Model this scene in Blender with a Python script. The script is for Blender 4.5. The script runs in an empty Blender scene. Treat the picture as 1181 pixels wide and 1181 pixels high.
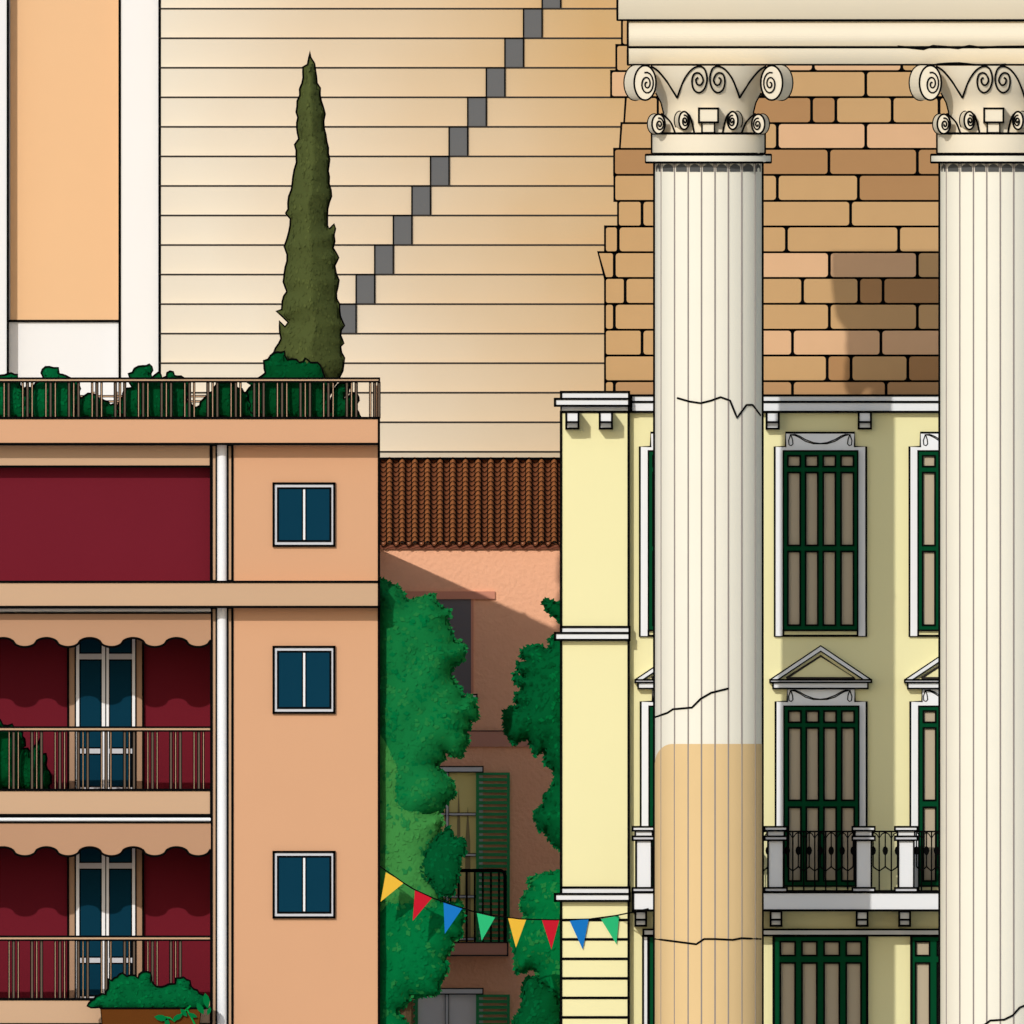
import bpy, bmesh, math, random
import numpy as np
from mathutils import Vector

S = 0.0125            # metres per photograph pixel
GY = 1400             # photograph row where the ground would lie
def X(px): return (px-590.5)*S
def Z(py): return (GY-py)*S
SA, SC = 0.35, 0.4725  # the sun runs this far right / down per metre of depth

scene = bpy.context.scene
C = scene.collection
def lin(c):
    c = c/255.0
    return c/12.92 if c <= 0.04045 else ((c+0.055)/1.055)**2.4

# ------------------------------------------------------------------ materials
MATS = {}
GAIN = 0.85
def mat(name, rgb, rough=0.9, var=0.05, scale=1.2, bump=0.0, bscale=30, gain=None, spec=0.04, metal=0.0):
    m = bpy.data.materials.new(name); m.use_nodes = True
    nt = m.node_tree; N = nt.nodes; L = nt.links
    b = N['Principled BSDF']
    g = GAIN if gain is None else gain
    col = [lin(c)*g for c in rgb]
    b.inputs['Roughness'].default_value = rough
    b.inputs['Specular IOR Level'].default_value = spec
    b.inputs['Metallic'].default_value = metal
    tc = N.new('ShaderNodeTexCoord')
    nz = N.new('ShaderNodeTexNoise'); nz.inputs['Scale'].default_value = scale; nz.inputs['Detail'].default_value = 5
    L.new(tc.outputs['Object'], nz.inputs['Vector'])
    mx = N.new('ShaderNodeMix'); mx.data_type = 'RGBA'
    mx.inputs[6].default_value = [c*(1-var) for c in col]+[1]
    mx.inputs[7].default_value = [min(1, c*(1+var)) for c in col]+[1]
    L.new(nz.outputs['Fac'], mx.inputs[0]); L.new(mx.outputs[2], b.inputs['Base Color'])
    if bump:
        n2 = N.new('ShaderNodeTexNoise'); n2.inputs['Scale'].default_value = bscale; n2.inputs['Detail'].default_value = 4
        L.new(tc.outputs['Object'], n2.inputs['Vector'])
        bp = N.new('ShaderNodeBump'); bp.inputs['Strength'].default_value = bump; bp.inputs['Distance'].default_value = 0.02
        L.new(n2.outputs['Fac'], bp.inputs['Height']); L.new(bp.outputs[0], b.inputs['Normal'])
    MATS[name] = m
    return m
mat('ink', (12,12,12), var=0.1, spec=0.0)
mat('ink_soft', (60,55,50), var=0.1, spec=0.0)
mat('orange', (221,169,130), var=0.02)
mat('tan', (208,171,137), var=0.02)
mat('dark_rail', (104,88,74))
mat('red', (113,24,39), var=0.03, spec=0.1, rough=0.8)
mat('awning', (190,147,115), var=0.03)
mat('jamb', (184,148,119), var=0.03)
mat('white', (243,243,243), var=0.015)
mat('grey_white', (214,214,218), var=0.02)
mat('metal', (250,250,250), rough=0.5)
mat('blue_glass', (11,57,77), rough=0.8, spec=0.02, var=0.05)
mat('yellow', (249,240,184), var=0.015)
mat('pure_white', (254,254,254), var=0.01)
mat('shutter_green', (4,72,40), var=0.05)
mat('shutter_panel', (196,180,154), var=0.02)
mat('stone_tan', (206,165,115), var=0.035, scale=3)
mat('stone_brown', (181,137,92), var=0.035, scale=3)
mat('stone_pink', (227,182,139), var=0.035, scale=3)
mat('stone_dull', (192,150,106), var=0.035, scale=3)
mat('marble', (253,246,226), var=0.02, scale=2, gain=0.82)
mat('marble_cap', (241,228,202), var=0.02, scale=2, gain=0.88)
mat('marble_gold', (234,200,146), var=0.03, scale=2)
mat('groove', (150,140,134), var=0.05)
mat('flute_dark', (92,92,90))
mat('tower_white', (250,248,246), var=0.01, gain=.8)
mat('peach', (246,199,151), var=0.015, gain=.78)
mat('stair_grey', (109,109,109), var=0.03)
mat('pink', (252,186,146), var=0.04, scale=6, bump=0.9, bscale=16, gain=1.0)
mat('pink_band', (215,145,118), var=0.04, gain=1.0)
mat('brown_band', (205,146,124), var=0.04, gain=1.0)
mat('dark_opening', (122,116,116), var=0.04)
mat('pane_grey', (245,242,240), gain=.95, var=0.05, scale=3)
mat('curtain', (250,232,150), var=0.04, gain=.95)
mat('curtain_fold_shade', (170,155,110), var=0.04)  # darkened copy of the curtain colour, painted on as shade in the folds
mat('far_green', (62,160,98), var=0.05)
mat('eave', (150,90,68))
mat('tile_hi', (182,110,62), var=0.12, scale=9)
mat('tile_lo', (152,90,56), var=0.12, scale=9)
mat('cyp_a', (88,96,50)); mat('cyp_b', (80,87,46))
mat('cyp_core', (80,88,46))
mat('bush_a', (0,108,56), var=0.08); mat('bush_b', (0,96,50), var=0.08)
mat('bush_c', (0,82,40), var=0.08); mat('bush_d', (0,74,34), var=0.08)
mat('leaf_bright', (62,138,66), var=0.1); mat('leaf_mid', (34,124,62), var=0.1)
mat('leaf_green', (0,112,58), var=0.1); mat('leaf_dark', (0,92,48), var=0.1); mat('leaf_soft', (18,118,60), var=0.1); mat('leaf_deep', (0,80,40), var=0.1)
mat('vine', (0,150,66)); mat('vine_leaf', (0,110,55))
mat('bark', (96,76,56), var=0.25, scale=8, bump=0.6)
mat('wood_box', (100,56,20), var=0.1)
mat('p_yellow', (236,186,62), var=0.02); mat('p_red', (196,28,46), var=0.02)
mat('p_blue', (26,118,196), var=0.02); mat('p_green', (46,186,120), var=0.02)
mat('ground', (205,201,194), var=0.15, scale=0.4, bump=0.2, bscale=5)
# terraces: stone colour running from pale to ochre towards the upper right of the hill
def terrace_stone():
    m = mat('terrace_stone', (240,225,205), var=0.01)
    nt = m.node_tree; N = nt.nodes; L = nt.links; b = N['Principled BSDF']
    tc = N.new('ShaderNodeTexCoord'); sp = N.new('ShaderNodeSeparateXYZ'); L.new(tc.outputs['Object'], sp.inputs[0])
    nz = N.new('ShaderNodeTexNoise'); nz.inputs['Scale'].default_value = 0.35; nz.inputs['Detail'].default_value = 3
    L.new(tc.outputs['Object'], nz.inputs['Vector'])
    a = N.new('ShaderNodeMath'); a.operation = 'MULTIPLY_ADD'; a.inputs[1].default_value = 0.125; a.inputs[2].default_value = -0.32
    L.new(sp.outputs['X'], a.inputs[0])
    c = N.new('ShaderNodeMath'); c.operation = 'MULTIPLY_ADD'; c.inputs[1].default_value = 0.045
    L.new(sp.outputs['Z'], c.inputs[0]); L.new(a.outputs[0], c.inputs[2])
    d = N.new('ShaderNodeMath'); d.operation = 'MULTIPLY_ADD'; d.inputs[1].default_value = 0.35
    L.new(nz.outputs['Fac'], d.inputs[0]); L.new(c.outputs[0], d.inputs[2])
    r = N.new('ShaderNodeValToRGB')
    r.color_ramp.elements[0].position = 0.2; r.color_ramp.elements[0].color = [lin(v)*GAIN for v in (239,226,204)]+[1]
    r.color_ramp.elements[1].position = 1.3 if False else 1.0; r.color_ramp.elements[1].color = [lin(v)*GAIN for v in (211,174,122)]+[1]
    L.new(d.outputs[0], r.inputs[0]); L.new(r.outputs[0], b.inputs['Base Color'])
terrace_stone()

# ------------------------------------------------------------------ mesh builder
class MB:
    def __init__(s): s.v = []; s.f = []; s.m = []; s.mats = []; s.sm = []
    def mi(s, name):
        if name not in s.mats: s.mats.append(name)
        return s.mats.index(name)
    def add(s, vs, fs, m, smooth=False):
        o = len(s.v); s.v += [tuple(p) for p in vs]; k = s.mi(m)
        for f in fs: s.f.append(tuple(i+o for i in f)); s.m.append(k); s.sm.append(smooth)
    def wbox(s, a, b, m):
        x0,y0,z0 = a; x1,y1,z1 = b
        vs = [(x0,y0,z0),(x1,y0,z0),(x1,y1,z0),(x0,y1,z0),(x0,y0,z1),(x1,y0,z1),(x1,y1,z1),(x0,y1,z1)]
        s.add(vs, [(0,3,2,1),(4,5,6,7),(0,1,5,4),(1,2,6,5),(2,3,7,6),(3,0,4,7)], m)
    def box(s, x0, x1, ya, yb, Y0, Y1, m, ink=2.6, im='ink'):
        """ x in px, ya (top) < yb (bottom) in px rows, Y in metres (front, back) """
        a = (X(x0), Y0, Z(yb)); b = (X(x1), Y1, Z(ya))
        s.wbox(a, b, m)
        if ink:
            h = ink*S/2
            for x in (a[0], b[0]):
                for y in (a[1], b[1]): s.wbox((x-h,y-h,a[2]-h),(x+h,y+h,b[2]+h), im)
                for z in (a[2], b[2]): s.wbox((x-h,a[1]-h,z-h),(x+h,b[1]+h,z+h), im)
            for y in (a[1], b[1]):
                for z in (a[2], b[2]): s.wbox((a[0]-h,y-h,z-h),(b[0]+h,y+h,z+h), im)
    def outline(s, x0, x1, ya, yb, Y, w=2.2, d=0.012, im='ink'):
        h = w/2
        s.box(x0-h, x1+h, ya-h, ya+h, Y-d, Y, im, 0); s.box(x0-h, x1+h, yb-h, yb+h, Y-d, Y, im, 0)
        s.box(x0-h, x0+h, ya+h, yb-h, Y-d, Y, im, 0); s.box(x1-h, x1+h, ya+h, yb-h, Y-d, Y, im, 0)
    def tube(s, pts, r, m='ink', n=6, closed=False):
        """ pts world, r metres """
        P = [Vector(p) for p in pts]; K = len(P); rings = []
        for i, p in enumerate(P):
            a = P[(i-1) % K] if (closed or i) else p
            b = P[(i+1) % K] if (closed or i < K-1) else p
            t = (b-a)
            if t.length < 1e-9: t = Vector((0,0,1))
            t.normalize()
            up = Vector((0,1,0)) if abs(t.y) < 0.9 else Vector((1,0,0))
            u = t.cross(up).normalized(); w = t.cross(u).normalized()
            rr = r[i] if isinstance(r, (list, tuple)) else r
            rings.append([p + (u*math.cos(q)+w*math.sin(q))*rr for q in [2*math.pi*j/n for j in range(n)]])
        vs = [q for ring in rings for q in ring]; fs = []
        for i in range(K if closed else K-1):
            k = (i+1) % K
            for j in range(n):
                fs.append((i*n+j, i*n+(j+1) % n, k*n+(j+1) % n, k*n+j))
        if not closed: fs += [tuple(range(n))[::-1], tuple(range((K-1)*n, K*n))]
        s.add(vs, fs, m)
    def stube(s, pts, r, m='ink', n=6, k=5):
        P = [Vector(p) for p in pts]; out = []
        for i in range(len(P)-1):
            a = P[max(0, i-1)]; b = P[i]; c = P[i+1]; d = P[min(len(P)-1, i+2)]
            for j in range(k):
                t = j/k
                out.append(.5*((2*b)+(c-a)*t+(2*a-5*b+4*c-d)*t*t+(3*b-a-3*c+d)*t**3))
        out.append(P[-1]); s.tube(out, r, m, n)
    def line(s, pts, Y, w=2.4, m='ink'):
        """ px polyline at depth Y """
        s.tube([(X(p[0]), (Y if len(p) < 3 else p[2]), Z(p[1])) for p in pts], w*S/2, m)
    def prism(s, poly, Y0, Y1, m, ink=2.6, im='ink', shift=(0,0)):
        n = len(poly)
        vs = [(X(a), Y0, Z(b)) for a, b in poly]+[(X(a+shift[0]), Y1, Z(b+shift[1])) for a, b in poly]
        fs = [tuple(range(n)), tuple(range(2*n-1, n-1, -1))]+[(i, (i+1) % n+0, (i+1) % n+n, i+n) for i in range(n)]
        s.add(vs, fs, m)
        if ink:
            s.tube(vs[:n], ink*S/2, im, closed=True); s.tube(vs[n:], ink*S/2, im, closed=True)
    def lathe(s, cx, Yc, prof, m, n=64, a0=0, a1=2*math.pi):
        """ prof = [(r px, row px)...] top to bottom """
        vs = []; K = len(prof); full = abs(a1-a0-2*math.pi) < 1e-6
        for r, py in prof:
            for j in range(n if full else n+1):
                a = a0+(a1-a0)*j/n
                vs.append((X(cx)+r*S*math.sin(a), Yc-r*S*math.cos(a), Z(py)))
        w = n if full else n+1; fs = []
        for i in range(K-1):
            for j in range(n):
                k = (j+1) % w
                fs.append((i*w+j, (i+1)*w+j, (i+1)*w+k, i*w+k))
        s.add(vs, fs, m, True)
        if full:
            s.add(vs[:n], [tuple(range(n))], m); s.add(vs[-n:], [tuple(range(n))[::-1]], m)
    def ring(s, cx, Yc, r, py, w=2.6, m='ink', n=48):
        s.tube([(X(cx)+r*S*math.sin(a), Yc-r*S*math.cos(a), Z(py)) for a in [2*math.pi*j/n for j in range(n)]], w*S/2, m, closed=True)
    def build(s, name, parent=None, origin=None, recalc=True):
        if parent is not None: o = parent
        while parent is not None and o.parent: o = o.parent
        org = Vector(o.location) if parent is not None else Vector(origin if origin else (0,0,0))
        me = bpy.data.meshes.new(name)
        me.from_pydata([(v[0]-org.x, v[1]-org.y, v[2]-org.z) for v in s.v], [], s.f)
        for mn in s.mats: me.materials.append(MATS[mn])
        me.polygons.foreach_set('material_index', s.m); me.polygons.foreach_set('use_smooth', s.sm)
        me.update()
        if recalc:
            bm = bmesh.new(); bm.from_mesh(me); bmesh.ops.recalc_face_normals(bm, faces=bm.faces); bm.to_mesh(me); bm.free()
        ob = bpy.data.objects.new(name, me); C.objects.link(ob)
        if parent is not None: ob.parent = parent
        else: ob.location = org
        return ob
def tag(o, label=None, cat=None, group=None, kind=None):
    if label: o['label'] = label
    if cat: o['category'] = cat
    if group: o['group'] = group
    if kind: o['kind'] = kind
    return o
def thing(name, label, cat, px, Y, py=GY, group=None):
    o = bpy.data.objects.new(name, None); C.objects.link(o); o.location = (X(px), Y, Z(py))
    o.empty_display_size = 0.3
    return tag(o, label, cat, group)
def dup_part(o, dx, dz, dY=0.0):
    """ copy a part with its sub-parts, shifted by px """
    c = o.copy(); C.objects.link(c); c.parent = o.parent
    c.location = Vector(o.location)+Vector((dx*S, dY, -dz*S))
    for ch in [q for q in bpy.data.objects if q.parent == o]:
        d = ch.copy(); C.objects.link(d); d.parent = c
    return c

# ------------------------------------------------------------------ foliage
rng = np.random.default_rng(7)
def inside_dist(P, poly):
    A = np.array(poly, float); B = np.roll(A, -1, axis=0)
    x = P[:,0][:,None]; y = P[:,1][:,None]
    ax, ay, bx, by = A[:,0], A[:,1], B[:,0], B[:,1]
    cond = ((ay > y) != (by > y)) & (x < (bx-ax)*(y-ay)/(by-ay+1e-12)+ax)
    ins = (cond.sum(1) % 2) == 1
    dx, dy = bx-ax, by-ay
    t = np.clip(((x-ax)*dx+(y-ay)*dy)/(dx*dx+dy*dy+1e-12), 0, 1)
    d = np.sqrt((x-ax-t*dx)**2+(y-ay-t*dy)**2).min(1)
    return ins, d
def lump(P, k, ph=0.0):
    return (np.sin(P[:,0]/k+ph)*np.cos(P[:,1]/(k*1.13)+1.3*ph)+np.sin(P[:,0]/(k*.57)+2+ph)*np.sin(P[:,1]/(k*.61)+ph))*0.5
def foliage(mb, poly, Yc, depth, core, leaves, leaf=7.0, R=26.0, dens=1.0, inset=0.0, jag=1.0, ph=0.0, outline=False, upright=False, rand=0.45, row=False, lumpy=0.1):
    poly = [tuple(p) for p in poly]
    A = np.array(poly, float); x0, y0 = A.min(0); x1, y1 = A.max(0)
    def H(P, d):
        if row:   # round cross-section: thickness follows the half width of the row
            h = depth*np.clip(d/R, 0, 1)**0.5
        else:
            q = np.clip(d, 0, R)/R; h = depth*np.sqrt(1-(1-q)**2)
        return h*(1+lumpy*lump(P, 17.0, ph))
    g = 3.0
    gx = np.arange(x0, x1+g, g); gy = np.arange(y0, y1+g, g)
    GX, GYY = np.meshgrid(gx, gy); P = np.stack([GX.ravel(), GYY.ravel()], 1)
    ins, d = inside_dist(P, poly); ins &= d > 1.2
    h = H(P, d)
    W = len(gx); idx = -np.ones(len(P), int); ids = np.nonzero(ins)[0]; idx[ids] = np.arange(len(ids))
    fr = [(X(P[i,0]), Yc-h[i], Z(P[i,1])) for i in ids]; bk = [(X(P[i,0]), Yc+h[i], Z(P[i,1])) for i in ids]
    fs = []
    for r in range(len(gy)-1):
        for c in range(W-1):
            q = [r*W+c, r*W+c+1, (r+1)*W+c+1, (r+1)*W+c]
            if all(idx[k] >= 0 for k in q): fs.append(tuple(int(idx[k]) for k in q))
    mb.add(fr, fs, core, True); mb.add(bk, [f[::-1] for f in fs], core, True)
    kk = len(poly)
    cv = [(X(a), Yc-.02, Z(b)) for a, b in poly]+[(X(a), Yc+.02, Z(b)) for a, b in poly]
    mb.add(cv, [tuple(range(kk)), tuple(range(2*kk-1, kk-1, -1))]+[(i, (i+1) % kk, (i+1) % kk+kk, i+kk) for i in range(kk)], core)
    # leaves
    area = max(1, len(ids))*g*g
    n = int(area/(leaf*leaf*0.30)*dens)
    Q = rng.uniform((x0, y0), (x1, y1), (n*6+200, 2)); ii, dd = inside_dist(Q, poly); ok = ii & (dd > inset); Q = Q[ok][:n]; dd = dd[ok][:n]
    e = 1.5
    hh = H(Q, dd)
    def hat(dx, dy):
        q = Q+np.array([dx, dy]); i2, d2 = inside_dist(q, poly); d2 = np.where(i2, d2, 0); return H(q, d2)
    gxh = (hat(e,0)-hat(-e,0))/(2*e*S); gzh = -(hat(0,e)-hat(0,-e))/(2*e*S)
    lum = lump(Q, 11.0, ph+1.0)
    col = {m: ([], []) for m in leaves}
    for i in range(len(Q)):
        back = rng.random() < 0.22
        nx, nz = np.clip(gxh[i], -2, 2), np.clip(gzh[i], -2, 2)
        nv = Vector((-nx*-1 if False else -(-nx), -1 if not back else 1, -(-nz)))
        nv = Vector((-nx, -1 if not back else 1, -nz)) * 1.0
        nv.x = -nx*-1*-1; nv.z = -nz
        # outward normal of the surface Y = Yc - h : (-dh/dx, -1, -dh/dz)
        nv.normalize()
        nv = (nv+Vector(rng.normal(0, rand, 3))).normalized()
        t = Vector(rng.normal(0, 1, 3)); 
        if upright: t = Vector((rng.normal(0,.35), rng.normal(0,.2), 1))
        t = (t-nv*t.dot(nv))
        if t.length < 1e-3: continue
        t.normalize(); b = nv.cross(t)
        l = leaf*S*rng.uniform(.6, 1.25)*jag; w = l*.33
        c = Vector((X(Q[i,0]), Yc-(hh[i]+rng.uniform(-.008, .018))*(1 if not back else -1), Z(Q[i,1])))
        k = min(len(leaves)-1, max(0, int((lum[i]*.5+.5+rng.normal(0,.16))*len(leaves))))
        vs, ff = col[leaves[k]]; o = len(vs)
        vs += [c-t*l*.5, c-t*l*.05+b*w, c+t*l*.5, c-t*l*.05-b*w]; ff.append((o, o+1, o+2, o+3))
    for m, (vs, ff) in col.items():
        if ff: mb.add(vs, ff, m)
    if not outline:
        K = len(poly); vs = []; ff = []; vs2 = []; ff2 = []
        cen = A.mean(0); sa = 0.5*sum(A[i][0]*A[(i+1)%K][1]-A[(i+1)%K][0]*A[i][1] for i in range(K)); sg = 1 if sa > 0 else -1
        for i in range(K):
            a, b = A[i], A[(i+1) % K]; e_ = b-a; L = np.hypot(*e_)
            if L < .5 or L > 60: continue
            e_ = e_/L; nrm = np.array([e_[1], -e_[0]])*sg
            for j in range(max(1, int(L/2.6))):
                p = a+e_*L*rng.random()
                ang = rng.normal(.5, .55); t2 = nrm*math.cos(ang)+e_*math.sin(ang)
                l = rng.uniform(4, 7.5); w_ = l*.28
                q0 = p-t2*l*.55; q1 = p+t2*l*.5; m_ = (q0+q1)/2; nn = np.array([-t2[1], t2[0]])*w_
                Yl = Yc+rng.uniform(-.09, .02); tilt = rng.uniform(-.03, .03)
                tgt, tf = (vs, ff) if rng.random() < .6 else (vs2, ff2)
                o_ = len(tgt)
                tgt += [(X(q0[0]), Yl, Z(q0[1])), (X(m_[0]+nn[0]), Yl+tilt, Z(m_[1]+nn[1])), (X(q1[0]), Yl-.01, Z(q1[1])), (X(m_[0]-nn[0]), Yl-tilt, Z(m_[1]-nn[1]))]
                tf.append((o_, o_+1, o_+2, o_+3))
        if ff: mb.add(vs, ff, core)
        if ff2: mb.add(vs2, ff2, leaves[-1])
    if outline:
        pts = []
        K = len(poly)
        for i in range(K):
            a, b = A[i], A[(i+1) % K]; L = np.hypot(*(b-a)); k = max(1, int(L/5))
            for j in range(k):
                p = a+(b-a)*j/k
                off = (0, 0)
                pts.append((X(p[0]+(off[0] if j else 0)), Yc-0.03, Z(p[1]+(off[1] if j else 0))))
        mb.tube(pts, 1.1*S, 'ink', n=5, closed=True)
def jagged(poly, amp=2.5, step=7, seed=1):
    r = random.Random(seed); out = []
    K = len(poly)
    for i in range(K):
        a, b = poly[i], poly[(i+1) % K]; L = math.hypot(b[0]-a[0], b[1]-a[1]); k = max(1, int(L/step))
        for j in range(k):
            x = a[0]+(b[0]-a[0])*j/k; y = a[1]+(b[1]-a[1])*j/k
            if j: nx, ny = -(b[1]-a[1])/L, (b[0]-a[0])/L; q = r.uniform(-amp, amp); x += nx*q; y += ny*q
            out.append((x, y))
    return out

# ================================================================== SETTING
g = MB(); g.add([(-900,-900,0),(900,-900,0),(900,900,0),(-900,900,0)], [(0,1,2,3)], 'ground')
tag(g.build('ground'), kind='structure')

# ================================================================== WHITE TOWER (far left)
T = thing('tower_building', 'tall white tower block with a sunken peach panel, behind the roof garden at far left', 'tower', 20, 24.5)
m = MB(); m.box(-120, 184, -170, 1400, 24.86, 30.5, 'tower_white', 2.8); m.build('wall', T)
m = MB(); m.box(-120, 9, -170, 1400, 24.5, 24.857, 'tower_white', 2.8); m.build('pilaster', T)
m = MB(); m.box(138, 184, -170, 1400, 24.5, 24.857, 'tower_white', 2.8); m.build('pilaster', T)
m = MB(); m.box(12, 137, -150, 370, 24.83, 24.857, 'peach', 0); m.box(9, 138, 368.8, 371.6, 24.82, 24.857, 'ink', 0); m.build('panel', T)
m = MB(); m.box(-130, 194, -190, -170, 24.4, 30.6, 'tower_white', 2.8); m.build('roof', T)

# ================================================================== STONE TERRACES
T = thing('stone_terraces', 'pale ochre stepped stone terraces rising up the hill with a grey stair crossing them', 'terraces', 450, 14)
LY = [10+34.07*k for k in range(-2, 16)]
depth0, dstep = 15.2, 0.45
for i, ly in enumerate(LY):
    k = 15-(i-2)                       # 0 = lowest
    Yf = depth0+dstep*k
    m = MB()
    m.box(184, 1330, ly, ly+34.07 if k else 1400, Yf, 24.4, 'terrace_stone', 0)
    m.box(183, 1331, ly-1.0, ly+1.0, Yf-.006, Yf+.02, 'ink_soft', 0)
    m.box(183, 185.6, ly, ly+34.07 if k else 1400, Yf-.008, Yf+.02, 'ink', 0)
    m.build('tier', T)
m = MB()
for k in range(-2, 11):
    x0 = 603.7-21.45*k; ly = 10+34.07*k; kk = 15-k; Yf = depth0+dstep*kk
    m.box(x0, x0+21.4, ly+.3, ly+33.7, Yf-.02, Yf+.3, 'stair_grey', 0)
    m.outline(x0, x0+21.4, ly, ly+34.07, Yf-.02, 1.6)
m.build('stairway', T)

# ================================================================== PINK HOUSE
PY = 12.0
T = thing('town_house', 'salmon pink stucco house with brown tiled roof at the end of the alley', 'house', 540, PY)
m = MB(); m.box(330, 760, 626, 1400, PY, 14.95, 'pink', 0)
m.build('wall', T)
m = MB(); m.box(330, 760, 628.5, 633, PY-.06, PY, 'eave', 0); m.build('cornice', T)
m = MB()
nr = 18; rt, rb = 531.0, 627.0; P = 14.6; xc0 = 449.3
def rY(y): return PY-.1+(rb-y)/(rb-rt)*3.0
k0, k1 = -9, 22
for k in range(k0, k1):
    xc = xc0+P*k
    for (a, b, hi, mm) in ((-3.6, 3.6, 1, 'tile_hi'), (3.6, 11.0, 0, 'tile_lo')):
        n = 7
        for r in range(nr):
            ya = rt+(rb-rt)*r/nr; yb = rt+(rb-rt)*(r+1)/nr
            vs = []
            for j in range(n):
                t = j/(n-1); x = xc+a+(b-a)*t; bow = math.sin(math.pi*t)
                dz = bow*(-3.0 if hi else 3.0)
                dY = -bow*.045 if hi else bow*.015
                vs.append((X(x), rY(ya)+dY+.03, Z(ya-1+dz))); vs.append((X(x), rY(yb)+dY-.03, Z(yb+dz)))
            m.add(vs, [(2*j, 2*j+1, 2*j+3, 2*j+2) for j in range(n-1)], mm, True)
    for sgn in (-3.6, 3.6):
        m.tube([(X(xc+sgn), rY(rt)-.03, Z(rt)), (X(xc+sgn), rY(rb)-.05, Z(rb))], .6*S, 'ink', 4)
for r in range(nr+1):
    y = rt+(rb-rt)*r/nr; pts = []
    for k in range(k0, k1):
        xc = xc0+P*k
        for j in range(6): t = j/6; pts.append((X(xc-3.6+7.2*t), rY(y)-.09-math.sin(math.pi*t)*.05, Z(y-3*math.sin(math.pi*t))))
        for j in range(6): t = j/6; pts.append((X(xc+3.6+7.4*t), rY(y)-.06, Z(y+3*math.sin(math.pi*t))))
    m.tube(pts, .5*S, 'ink', 4)
m.box(330, 760, 527.5, 530, rY(rt)-.1, rY(rt)+.2, 'ink', 0); m.box(330, 760, 530, 537, rY(rt)-.0, rY(rt)+.2, 'tile_lo', 0)
m.build('roof', T)
# upper window
m = MB(); m.box(466, 571, 682, 691, PY-.04, PY, 'pink_band', 0)
m.box(485, 543.3, 691, 801, PY-.012, PY, 'dark_opening', 0)
m.box(543.3, 546, 691, 801, PY-.02, PY, 'pink_band', 0)
w = m.build('window', T)
m = MB(); m.box(482, 550, 801, 809, PY-.1, PY, 'white', 1.6, 'ink_soft'); m.build('sill', w)
m = MB(); m.box(400, 700, 843, 861, PY-.05, PY, 'brown_band', 0); m.box(400,700,842.4,843.6,PY-.055,PY,'ink_soft',0); m.build('string_course', T)
def louvre(x0, x1, ya, yb, parent):
    m = MB(); Yf = PY-.06
    m.box(x0, x0+3.4, ya, yb, Yf, PY-.02, 'far_green', 0); m.box(x1-3.4, x1, ya, yb, Yf, PY-.02, 'far_green', 0)
    m.box(x0+3.4, x1-3.4, ya, ya+3, Yf, PY-.02, 'far_green', 0)
    y = ya+6.2
    while y < yb-3:
        m.box(x0+3.4, x1-3.4, y, min(y+3.7, yb), Yf+.01, PY-.025, 'far_green', 0); y += 6.66
    m.box(x0+3.4, x0+8, ya+3, yb, PY-.02, PY-.012, 'white', 0)
    return m.build('shutter', parent)
# balcony window
m = MB(); m.box(480, 557, 884, 890.5, PY-.08, PY, 'white', 1.4, 'ink_soft')
m.box(484, 549, 891, 1087, PY-.012, PY, 'curtain', 0)
for (cx, ya, w0) in ((529, 908, 4.5), (539.5, 930, 7)):
    m.prism([(cx, ya), (cx+w0*.4, ya+40), (cx+w0*.5, 1084), (cx-w0*.5, 1084), (cx-w0*.4, ya+40)], PY-.02, PY-.012, 'curtain_fold_shade', 0)
m.box(514, 517.5, 891, 1087, PY-.05, PY-.02, 'white', .8, 'ink_soft')
for y in (939, 986, 1034, 1083): m.box(484, 549, y-1.5, y+1.5, PY-.045, PY-.02, 'white', .8, 'ink_soft')
w = m.build('window', T)
louvre(549, 588, 891, 1087, w)
m = MB(); m.box(450, 585.5, 1087, 1102, PY-.42, PY, 'brown_band', 1.6, 'ink_soft')
b = m.build('balcony', T)
m = MB(); Yr = PY-.4
m.tube([(X(455),Yr,Z(1004)),(X(578),Yr,Z(1004)),(X(581.5),Yr,Z(1006)),(X(582.5),Yr,Z(1010)),(X(582.5),Yr,Z(1087))], 2*S, 'ink')
for i in range(14): x = 575.5-9.3*i; m.box(x-1.1, x+1.1, 1004, 1087, Yr-.015, Yr+.015, 'ink', 0)
m.tube([(X(582.5),Yr,Z(1005)),(X(582.5),PY,Z(1005))], 1.5*S, 'ink')
m.build('railing', b)
# lower window
m = MB(); m.box(478, 557, 1140, 1146.5, PY-.08, PY, 'white', 1.4, 'ink_soft')
m.box(482, 549, 1147, 1330, PY-.012, PY, 'pane_grey', 0)
m.box(513.5, 517.5, 1147, 1330, PY-.03, PY-.012, 'white', .8, 'ink_soft')
w = m.build('window', T)
louvre(549, 588, 1147, 1330, w); louvre(443, 482, 1147, 1330, w)

# ================================================================== ORANGE APARTMENT BUILDING
F0 = 0.37; RW = 2.17; XL = -300
T = thing('apartment_building', 'orange apartment block with red recessed balconies, scalloped awnings and a roof garden railing', 'apartment building', 200, 0)
m = MB()
m.box(268, 437, 512, 1400, F0, 6, 'orange', 2.8)
m.box(XL, 268, 512, 1400, RW+.003, 6, 'orange', 0)
m.build('wall', T)
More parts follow.
